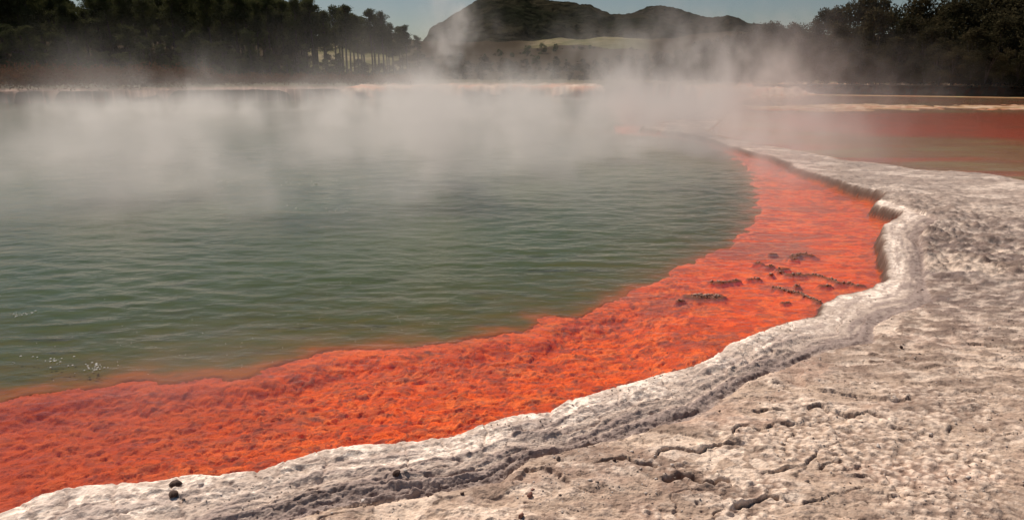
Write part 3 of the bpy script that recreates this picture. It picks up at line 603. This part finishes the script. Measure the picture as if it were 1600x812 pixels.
# skyline pines at the right of the left wood, one by one
sky_p = [(652, 58, 112), (634, 43, 108), (612, 40, 113), (596, 21, 108), (578, 19, 112), (556, 26, 109), (536, 13, 107), (520, 14, 113), (503, 20, 110), (484, 4, 107), (466, 6, 112)]
names = ['lowest pine at the right end of the left wood beside the mountain foot', 'second pine from the right end of the left wood, crown level with the mountain foot',
 'third pine from the right end of the left wood, sky under its crown', 'tall round headed pine fourth from the right end of the left wood', 'slender pine just left of the tall round headed one near the wood end',
 'pine in the dip of the skyline right of the twin topped pines', 'right one of the two twin topped pines on the wood skyline', 'left one of the two twin topped pines on the wood skyline',
 'low crowned pine in the notch where sky shows between trunks', 'tall pointed pine left of the skyline notch where the sky opens', 'dark pine where the wood skyline first drops below the frame top']
for i, ((px, py, d), lb) in enumerate(zip(sky_p, names)):
    x, y, z = z_at(px, py, d); g0 = zg(x, y); pines[i % 5].put(x, y, g0, z - g0, lb, 'pine tree', 'tall pines of the left wood', 1.2)
for row, (d0, stp, dy_, w_) in enumerate(((108, 18, 0, 1.15), (118, 19, 6, 1.25), (130, 20, 4, 1.35), (146, 17, -6, 1.6))):
    px = -230.0
    while px < (505 if row == 0 else 640 if row == 1 else 630 if row == 2 else 470):
        d = d0 + random.uniform(-4, 4); x, y, z = z_at(px, lat(LTOP, px) + dy_ + random.uniform(-2, 14), d); g0 = zg(x, y)
        lab = ('tall dark pine in the front row of the left wood', 'tall dark pine in the second row of the left wood', 'tall dark pine deep inside the left wood', 'pine at the very back of the left wood')[row] + ' ' + part_of(px, LW)
        random.choice(pines).put(x, y, g0, z - g0, lab, 'pine tree', ('front row pines of the left wood', 'second row pines of the left wood', 'innermost pines of the left wood', 'rearmost pines of the left wood')[row], w_); px += stp * random.uniform(.75, 1.25)
px = -220.0
while px < 560:                                             # lower trees along the foot of the wood
    d = random.uniform(88, 101); top = random.uniform(35, 88) if px < 420 else random.uniform(75, 105); x, y, z = z_at(px, top, d); g0 = zg(x, y)
    random.choice(lowp).put(x, y, g0, z - g0, 'low bushy pine at the foot of the left wood, ' + part_of(px, LW), 'pine tree', 'low pines at the foot of the left wood', 1.25); px += random.uniform(17, 32)
px = -200.0
while px < 650:                                             # dark undergrowth closing the foot of the wood
    d = random.uniform(103, 125); top = random.uniform(62, 98) if px < 470 else random.uniform(80, 110); x, y, z = z_at(px, top, d); g0 = zg(x, y)
    random.choice(bush).put(x, y, g0, z - g0, 'dark undergrowth bush among the left wood trunks, ' + part_of(px, LW), 'bush', 'undergrowth of the left wood', 1.5); px += random.uniform(8, 14)
# green trees in the middle distance
for px, py, d, lb in ((735, 92, 190, 'leftmost green tree right of the thin steam column'), (757, 84, 200, 'rounded green tree second in the belt under the mountain'), (780, 76, 205, 'green tree in the belt below the mountain peak'),
    (800, 82, 190, 'smaller green tree left of the tall pair below the pasture'), (824, 70, 195, 'left one of the tall green pair below the pale pasture'), (848, 67, 200, 'tallest green tree below the pale pasture'),
    (868, 68, 205, 'right one of the tall green trees under the pale pasture'), (838, 86, 170, 'low green tree in front of the tall green pair'), (905, 72, 230, 'lone round tree standing on the pale pasture'), (922, 70, 235, 'second round tree on the pale pasture, beside the lone one'),
    (885, 92, 180, 'dark green tree right of the tall green trees at the belt end'), (770, 98, 170, 'low green tree before the belt behind the mist'), (700, 92, 210, 'dim green tree behind the thin steam column'), (675, 88, 200, 'dim green tree between the left wood and the steam column')):
    x, y, z = z_at(px, py, d); g0 = zg(x, y) - 1.0; random.choice(conif).put(x, y, g0, z - g0, lb, 'tree', None, 1.15)
px = 640.0
while px < 1010:                                            # scrubby trees over the low ground before the pasture
    for d0, tp in ((125, (98, 112)), (165, (88, 104)), (225, (82, 94))):
        d = d0 + random.uniform(-14, 14); x, y, z = z_at(px + random.uniform(-6, 6), random.uniform(*tp), d); g0 = zg(x, y) - .5
        random.choice(bush).put(x, y, g0, max(1.5, z - g0), {125: 'brown shrub on the low ground behind the far shore', 165: 'dark shrub halfway between far shore and pasture', 225: 'small dark tree along the lower pasture edge'}[d0], 'shrub', {125: 'shrubs on the low ground', 165: 'shrubs halfway to the pasture', 225: 'trees along the lower pasture edge'}[d0], 1.7)
    px += random.uniform(11, 17)
# bushes behind the far shore, centre
px = 655.0
while px < 1190:
    for d0, tp in ((72, (112, 130)), (86, (92, 112))):
        d = d0 + random.uniform(-4, 5); top = random.uniform(*tp) - max(0, px - 930) * .12; x, y, z = z_at(px + random.uniform(-8, 8), top, d); g0 = zg(x, y)
        random.choice(bush).put(x, y, g0, z - g0, 'brown green shrub behind the far shore in the mist' if d0 == 72 else 'taller dim bush behind the far shore shrubs', 'shrub', 'shrubs along the far shore' if d0 == 72 else 'taller bushes behind the far shore', 1.35)
    px += random.uniform(20, 30)
RTOP = [(930, 92), (1000, 84), (1060, 76), (1110, 62), (1150, 48), (1172, 42), (1188, 31), (1205, 32), (1216, 39), (1245, 38), (1257, 31), (1285, 24), (1300, 12), (1320, 9), (1330, -2), (1370, -6), (1385, 3), (1400, 11), (1433, 14), (1442, -2), (1470, -6), (1500, -10), (1600, -22), (1900, -30)]
for row, (d0, stp, a, b) in enumerate(((88, 17, -2, 3), (82, 21, 12, 40), (77, 24, 45, 75), (73, 24, 80, 104))):
    px = (930.0, 940.0, 960.0, 980.0)[row]
    while px < 1720:
        d = d0 + random.uniform(-2, 2) + ss(1150, 1000, px) * 6; x, y, z = z_at(px, min(lat(RTOP, px) + random.uniform(a, b), 122), d); g0 = zg(x, y)
        lab = ('dark bushy skyline tree', 'dark bushy tree just below the skyline', 'dark bushy tree halfway down', 'low dark tree along the far shore')[row] + ', ' + part_of(px, RW)
        random.choice(bush).put(x, y, g0, z - g0, lab, 'tree', ('skyline trees of the right wood', 'upper trees of the right wood', 'middle trees of the right wood', 'foot trees of the right wood')[row], 1.05 if row else .9); px += stp * random.uniform(.8, 1.2)
# reddish heath scrub on the left bank: a closed ground cover
g = np.random.default_rng(5); bl = []
for i in range(950):
    px = g.uniform(-250, 640); dd = g.uniform(57, 78) if px < 300 else g.uniform(62, 76); x, y, _ = z_at(px, 120, dd); hh = (1.5 if px < 330 else .9) * g.uniform(.6, 1.15)
    r = g.uniform(.5, .95); bl.append((x, y, 1.0 + hh * .45, r, r, hh * .55))
lv = leaves(bl, 120, .13, g, .4); tag(link('heath_scrub', mesh('heath_scrub', *lv, M_HEATH, smooth=False)), 'low reddish brown heath scrub covering the left far bank before the pines', 'scrub', None, 'stuff')

# ------------------------------------------------------------------ loose stones on the crust
import bmesh
def ico(sub_=2):
    bm = bmesh.new(); bmesh.ops.create_icosphere(bm, subdivisions=sub_, radius=1.0); V_ = np.array([v.co[:] for v in bm.verts]); F_ = np.array([[v.index for v in f.verts] for f in bm.faces]); bm.free(); return V_, F_
IV, IF = ico(2); IV1, IF1 = ico(1)
M_DST = mat_simple('dark_stone', (.050, .028, .022), (.12, .075, .06), 60, .7, .004); M_RST = mat_simple('red_stone', (.20, .085, .06), (.33, .17, .13), 60, .6, .004)
M_WST = mat_simple('white_stone', (.55, .47, .42), (.75, .68, .62), 60, .6, .003); M_GST = mat_simple('grey_brown_stone', (.16, .12, .10), (.28, .22, .19), 60, .7, .004)
_n = [0]
def zsurf(x, y):
    z = terrain(np.array([x]), np.array([y]))[0]; return float(z[0])
def stone(px, py, wpx, hf, mat, label, facets=5):
    _n[0] += 1; g = np.random.default_rng(400 + _n[0]); x, y = at(px, py, .12); z = zsurf(x, y); x, y = at(px, py, z + .005)
    dist = math.hypot(x, y); s = wpx / F * dist * .55; v = IV.copy()
    for _ in range(facets + 4):                              # chop flat facets
        d = g.normal(size=3); d /= np.linalg.norm(d); h = g.uniform(.45, .8); e = v @ d; v -= np.outer(np.clip(e - h, 0, None), d)
    v = v * (s, s * g.uniform(.6, .95), s * hf); v[:, 2] += s * hf * .35
    o = link('stone', mesh('stone', v, IF, mat, smooth=False), None, (x, y, z)); o.rotation_euler = (0, 0, g.uniform(0, 6)); tag(o, label, 'stone')
for a in [(274, 756, 19, .6, M_DST, 'dark brown stone on the white rim at lower left, upper one of two touching'), (270, 772, 18, .5, M_DST, 'dark brown stone on the white rim at lower left, lower one of two touching'),
    (313, 755, 13, .6, M_WST, 'small pale stone on the rim just right of the two dark stones'), (453, 759, 6, .8, M_GST, 'tiny grey pebble on the rim right of the cross crack'),
    (620, 740, 15, 1.0, M_DST, 'dark angular stone standing beside a white one on the near rim'), (633, 734, 10, .8, M_WST, 'white stone leaning against the dark angular one on the near rim'),
    (698, 698, 8, .8, M_RST, 'small reddish stone on the white crest of the rim'), (844, 657, 6, .8, M_DST, 'tiny dark pebble on the rim crest near the orange water'), (872, 717, 10, 1.1, M_GST, 'grey pointed stone just below the dark groove, centre'),
    (829, 772, 15, .6, M_RST, 'flat reddish stone with dark shadow in the centre foreground'), (832, 765, 10, .9, M_RST, 'upright reddish stone touching the flat reddish one in the centre foreground'),
    (814, 806, 16, .9, M_RST, 'reddish brown stone at the bottom edge of the crust'), (678, 755, 8, .7, M_GST, 'small brown stone in the dark groove of the near rim'), (722, 770, 9, .8, M_DST, 'dark stone just below the groove, left of centre foreground'),
    (590, 769, 8, .8, M_DST, 'small dark stone right of the little hole in the crust'), (567, 781, 11, .6, M_WST, 'white chip lying in the little hole of the crust'), (960, 718, 8, .9, M_DST, 'dark rounded stone right of the grey pointed stone'),
    (976, 678, 7, .9, M_GST, 'grey pebble beside the outer edge of the dark band'), (873, 745, 4, .8, M_DST, 'tiny black pebble on smooth crust in the centre'), (669, 774, 5, .8, M_DST, 'tiny black pebble near the bottom left of centre'),
    (784, 774, 5, .8, M_GST, 'tiny grey pebble left of the flat reddish stone'), (897, 763, 4, .8, M_DST, 'tiny black pebble right of the flat reddish stone'), (1117, 768, 6, .8, M_DST, 'small dark pebble below the thick crack'),
    (1124, 641, 5, .8, M_DST, 'tiny dark pebble above the long thin crack'), (1408, 542, 6, .9, M_DST, 'single black pebble on the smooth crust at right'), (1055, 745, 5, .7, M_GST, 'small grey pebble in front of the thick crack'),
    (1226, 693, 5, .7, M_GST, 'grey pebble on the pitted crust at right')]: stone(*a)

g = np.random.default_rng(77); n = 5200; rr = 1.9 * (7.0 / 1.9) ** (g.random(n) ** .9); aa = np.radians(g.uniform(-30, 46, n)); cx_, cy_ = rr * np.sin(aa), rr * np.cos(aa)
tt = terrain(cx_, cy_); ok = (tt[2] > .05) & (fbm(cx_ * 1.5, cy_ * 2, 3, 130) > -.05); parts_l, parts_d = [], []
for x_, y_, z_, r_ in zip(cx_[ok], cy_[ok], tt[0][ok], rr[ok]):
    q_ = (IV1 * (1, .8, .55) + g.normal(size=IV1.shape) * .18) * g.uniform(.0018, .0055) * (1 + 1.2 * (g.random() < .06)) * (.5 + r_ / 5)
    (parts_d if g.random() < .5 else parts_l).append((q_ + (x_, y_, z_ + .001), IF1))
tag(link('loose_chips', mesh('loose_chips', *join(parts_l), M_WST, smooth=False)), 'pale crumbs of crust strewn over the terrace', 'rubble', None, 'stuff')
tag(link('loose_grit', mesh('loose_grit', *join(parts_d), M_GST, smooth=False)), 'dark brown grit strewn over the terrace', 'rubble', None, 'stuff')

# ------------------------------------------------------------------ crusted islets in the orange shallows
t = NT('islet_crust'); p = t.pos(); a = t.noise(p, 45, 5, .7); gz_ = t.n('ShaderNodeSeparateXYZ', i_0=p).outputs[2]
c = t.mixc(t.ramp(a, .35, .62), (.26, .12, .08), (.66, .46, .36)); c = t.mixc(t.ramp(gz_, -.005, .012, 1, 0), c, (.20, .05, .03))
bp = t.n('ShaderNodeBump', i_Height=a, i_Strength=.8, i_Distance=.01); s_ = t.n('ShaderNodeBsdfPrincipled', i_Base_Color=c, i_Roughness=.75, i_Normal=bp.outputs[0]); t.l(s_.outputs[0], t.out.inputs[0]); M_ISL = t.m
def islet(name, pts, wpx, label, cat, hh=.022, dens=1.0):
    g = np.random.default_rng(int(pts[0][0] * 7 + pts[0][1])); P, wd = isl_shape(pts, wpx)
    seg = np.linalg.norm(np.diff(P, axis=0), axis=1); L = seg.sum(); n = int(max(10, min(420, L / .007 * dens * max(1, wd / .05)))); o = P.mean(0); parts = []
    cs = np.concatenate([[0], np.cumsum(seg)])
    for i in range(n):
        s = g.uniform(0, L); q = np.array([np.interp(s, cs, P[:, 0]), np.interp(s, cs, P[:, 1])]) + g.normal(size=2) * (wd * .16, wd * .22) + .01 * math.sin(s * 31)
        r = g.uniform(.003, .010) * (.8 + hh * 10); v = IV1 * (r * g.uniform(.9, 1.5), r * g.uniform(.8, 1.3), r * g.uniform(.6, 1.1)) + g.normal(size=IV1.shape) * r * .12
        parts.append((v + (q[0] - o[0], q[1] - o[1], g.uniform(-.006, hh * .6)), IF1))
    tag(link(name, mesh(name, *join(parts), M_ISL), None, (o[0], o[1], .0)), label, cat)
for a in ISL: islet(*a)

# foam bubbles on the water; the scattered white specks also model sun glints
g = np.random.default_rng(9); parts = []
cl = [(152, 574, 26, .05), (72, 566, 18, .10), (33, 491, 14, .06), (515, 328, 12, .25), (490, 287, 14, .5), (120, 245, 14, .7), (340, 285, 8, .3)]
for px, py, n, sp in cl:
    cx, cy = at(px, py)
    for i in range(n): parts.append((IV1 * (g.uniform(.003, .007) * (.7 + cy / 7)) * (1, 1, .5) + (cx + g.normal() * sp, cy + g.normal() * sp * .6, .006), IF1))
for i in range(150):
    cx, cy = at(g.uniform(0, 800), g.uniform(300, 600)); parts.append((IV1 * (.0022 * (.7 + cy / 7)) * (1, 1, .5) + (cx, cy, .006), IF1))
tag(link('foam_and_glints', mesh('foam_and_glints', *join(parts), mat_simple('foam', (.7, .7, .66), (.85, .85, .8), 40, 0, .001, .3))), 'small white foam bubbles and white specks standing for sun glints on the green water', 'foam', None, 'stuff')

# ------------------------------------------------------------------ steam rising off the pool
def build_steam():
    tr = bpy.data.node_groups.new('steam', 'GeometryNodeTree'); tr.interface.new_socket('Geometry', in_out='OUTPUT', socket_type='NodeSocketGeometry'); tr.interface.new_socket('Geometry', in_out='INPUT', socket_type='NodeSocketGeometry')
    N = tr.nodes; L = tr.links; out = N.new('NodeGroupOutput'); N.new('NodeGroupInput')
    def put(s, v):
        if isinstance(v, bpy.types.NodeSocket): L.new(v, s)
        else: s.default_value = v
    def mt(op, a, b=0.0, c=0.0):
        n = N.new('ShaderNodeMath'); n.operation = op
        put(n.inputs[0], a); put(n.inputs[1], b)
        if op == 'MULTIPLY_ADD': put(n.inputs[2], c)
        return n.outputs[0]
    def mr(v, a, b, c=0.0, d=1.0):
        n = N.new('ShaderNodeMapRange'); n.interpolation_type = 'SMOOTHSTEP'
        for i, q in enumerate((v, a, b, c, d)): put(n.inputs[i], q)
        return n.outputs[0]
    pos = N.new('GeometryNodeInputPosition').outputs[0]; sep = N.new('ShaderNodeSeparateXYZ'); L.new(pos, sep.inputs[0]); x, y, z = sep.outputs
    def noise(sc, vs, det, rough=.55, off=(0, 0, 0), dist=0.0):
        v = N.new('ShaderNodeVectorMath'); v.operation = 'MULTIPLY_ADD'; L.new(pos, v.inputs[0]); v.inputs[1].default_value = vs; v.inputs[2].default_value = off
        n = N.new('ShaderNodeTexNoise'); L.new(v.outputs[0], n.inputs['Vector']); n.inputs['Scale'].default_value = sc; n.inputs['Detail'].default_value = det; n.inputs['Roughness'].default_value = rough; n.inputs['Distortion'].default_value = dist; return n.outputs[0]
    big = noise(.13, (1, .8, .9), 2, .5, (3, 1, 0)); med = noise(.42, (1, .8, .75), 5, .58, (0, 7, 0), .7); col = noise(.30, (1, .7, .12), 3, .5, (11, 2, 0))
    fin = noise(1.05, (1, .8, .6), 3, .6, (5, 5, 5), .8)
    # warp plume centres
    wxn = mt('MULTIPLY', mt('SUBTRACT', noise(.35, (1, 1, 1), 2, .5, (20, 0, 0)), .5), mt('MULTIPLY', z, .75))
    xw = mt('ADD', x, wxn)
    # low blanket, thicker farther out and where columns drift
    hgt = mt('MULTIPLY_ADD', col, 2.2, -.55)
    hgt = mt('MAXIMUM', hgt, .12)
    lay = mt('EXPONENT', mt('MULTIPLY', mt('POWER', mt('DIVIDE', z, hgt), 1.3), -1.0))
    cov = mr(y, 9.0, 33.0, .06, 1.0)
    cov = mt('MULTIPLY', cov, mr(x, 14.0, 5.0)); 
    bl = mt('MULTIPLY', mt('MULTIPLY', lay, cov), mr(mt('ADD', med, mt('MULTIPLY', big, .6)), .76, .93, .0, 1.0)); bl = mt('MULTIPLY', bl, mt('MULTIPLY', mr(fin, .38, .6, .2, 1.5), .125))
    tot = bl
    #  x, y, radius, spread per m, height, lean x per m, strength
    plumes = []
    def pl(px, py, r, k, h, lean, s):
        cx, cy = at(px, py, 0); nr = 215 < py < 500; plumes.append((cx, cy, r * (1.25 if nr else 1), k, h * (1.15 if nr else 1), lean, s * (.75 if nr else .62)))
    pl(712, 168, .7, .17, 4.2, .0, 1.5); pl(720, 175, 4.5, .2, 1.2, .0, .5); pl(665, 166, 3.0, .3, 1.5, -.2, .40); pl(745, 165, 3.5, .3, 1.5, .2, .45); pl(700, 190, 3.6, .2, 1.0, .1, .40); pl(790, 172, 3.2, .3, 1.2, .3, .30)
    pl(1085, 172, 3.6, .40, 3.0, .0, .50); pl(1130, 240, 2.4, .3, 1.5, .0, .22); pl(1180, 300, 1.6, .3, .8, .0, .16); pl(1050, 200, 5, .3, 1.3, .0, .30); pl(1300, 162, 9, .2, 3.2, .0, .030); pl(1150, 165, 6, .2, 4.0, .0, .05); pl(720, 230, 3.0, .2, .9, .0, .35); pl(560, 260, 2.0, .3, .8, .0, .16); pl(460, 330, 1.0, .3, .6, .0, .14); pl(180, 370, .6, .3, .7, .0, .2); pl(600, 350, .7, .3, .5, .0, .12); pl(780, 300, 1.1, .3, .6, .0, .18); pl(1060, 178, 4.5, .3, 1.6, .1, .30); pl(1110, 190, 2.6, .25, 1.4, .0, .30); pl(1020, 190, 3.5, .25, 1.1, .0, .30); pl(960, 168, 5.5, .3, 2.2, .1, .16)
    pl(1000, 230, 1.9, .2, .9, .0, .42); pl(1080, 235, 1.5, .2, .9, .0, .36); pl(1150, 262, 1.0, .2, .75, .0, .30); pl(940, 250, 1.3, .2, .75, .0, .30); pl(1190, 300, .75, .2, .5, .0, .20)
    pl(690, 270, .9, .2, 1.4, -.1, .85); pl(680, 310, .5, .25, 1.1, .0, .95); pl(670, 350, .3, .25, .8, .0, .6); pl(860, 270, .8, .25, 1.0, .1, .4); pl(540, 310, .5, .25, .9, -.1, .45); pl(640, 240, 1.4, .2, .6, .0, .25)
    pl(235, 300, .75, .25, 1.1, -.1, .75); pl(250, 250, 1.0, .25, 1.3, .1, .6); pl(240, 360, .35, .25, .8, .1, .7); pl(390, 330, .45, .25, .9, .2, .5); pl(90, 350, .6, .25, .9, .0, .5); pl(60, 300, 1.4, .3, .9, .0, .30); pl(20, 250, 2.2, .3, .8, .0, .25); pl(380, 270, .9, .3, .7, .2, .25)
    pl(45, 400, .6, .3, .6, .0, .16); pl(880, 320, .9, .3, .6, .0, .12)
    pl(200, 170, 1.2, .3, 1.3, -.1, .5); pl(300, 168, .8, .25, 1.6, .0, .40); pl(325, 170, .7, .25, 1.8, .1, .35); pl(420, 172, 3.5, .3, .9, .0, .35); pl(540, 168, 3.0, .3, 1.0, .0, .35); pl(100, 180, 5, .2, .7, .0, .3); pl(500, 195, 2.5, .2, .7, .0, .3)
    pl(1170, 165, 3.0, .4, 2.6, .2, .12); pl(1245, 158, 2.2, .35, 2.6, .0, .07); pl(1360, 155, 2.5, .4, 2.2, .2, .07); pl(1530, 153, 1.6, .55, 2.6, .3, .13); pl(1460, 153, 2.0, .5, 1.2, .0, .08); pl(1130, 168, 2.2, .5, 3.6, .3, .10); pl(980, 160, 2.5, .5, 3.2, .2, .10)
    pl(1250, 215, 2.5, .2, .5, .0, .10); pl(1120, 215, 2.0, .2, 1.0, .0, .55); pl(1070, 215, 2.0, .2, 1.1, .0, .5); pl(1000, 210, 2.2, .2, 1.1, .0, .5); pl(1150, 235, 1.2, .2, .9, .1, .4); pl(1190, 280, .8, .2, .8, .1, .4); pl(1160, 330, .5, .2, .6, .1, .3)
    pl(225, 650, .35, .3, .35, .0, .20); pl(380, 585, .35, .3, .3, .0, .16)
    ps = None
    for cx, cy, r, k_, h, ln, s in plumes:
        a = mt('SUBTRACT', mt('MULTIPLY_ADD', z, -ln, xw), cx); b = mt('SUBTRACT', y, cy); d2 = mt('MULTIPLY_ADD', a, a, mt('MULTIPLY', b, b))
        rr = mt('MULTIPLY_ADD', z, k_, r); e = mt('ADD', mt('DIVIDE', d2, mt('MULTIPLY', rr, rr)), mt('POWER', mt('DIVIDE', z, h), 1.7))
        v = mt('MULTIPLY', mt('EXPONENT', mt('MULTIPLY', e, -1.0)), s * .72); ps = v if ps is None else mt('ADD', ps, v)
    shp = mt('MULTIPLY', mr(med, .46, .60, .0, 1.9), mr(fin, .38, .6, .3, 1.4))
    tot = mt('ADD', tot, mt('MULTIPLY', ps, shp))
    tot = mt('MULTIPLY', mt('SUBTRACT', tot, .006), mr(z, .0, .03, 1.0, 1.0)); tot = mt('MAXIMUM', tot, 0.0)
    vc = N.new('GeometryNodeVolumeCube'); L.new(tot, vc.inputs['Density']); vc.inputs['Background'].default_value = 0
    vc.inputs['Min'].default_value = (-44, 3.0, .01); vc.inputs['Max'].default_value = (34, 66, 11.5)
    vc.inputs['Resolution X'].default_value = 390; vc.inputs['Resolution Y'].default_value = 290; vc.inputs['Resolution Z'].default_value = 66
    t = NT('steam'); pv = t.n('ShaderNodeVolumePrincipled'); pv.inputs['Color'].default_value = (.87, .84, .83, 1); pv.inputs['Density'].default_value = 1.0; pv.inputs['Anisotropy'].default_value = .4
    t.l(pv.outputs[0], t.out.inputs[1])
    sm = N.new('GeometryNodeSetMaterial'); L.new(vc.outputs[0], sm.inputs[0]); sm.inputs['Material'].default_value = t.m; L.new(sm.outputs[0], out.inputs[0])
    vol = bpy.data.volumes.new('steam'); vol.materials.append(t.m); o = bpy.data.objects.new('steam', vol); COL.objects.link(o); md = o.modifiers.new('steam', 'NODES'); md.node_group = tr
    tag(o, 'white steam drifting and rising in plumes over the hot pool', 'steam', None, 'stuff')
build_steam()
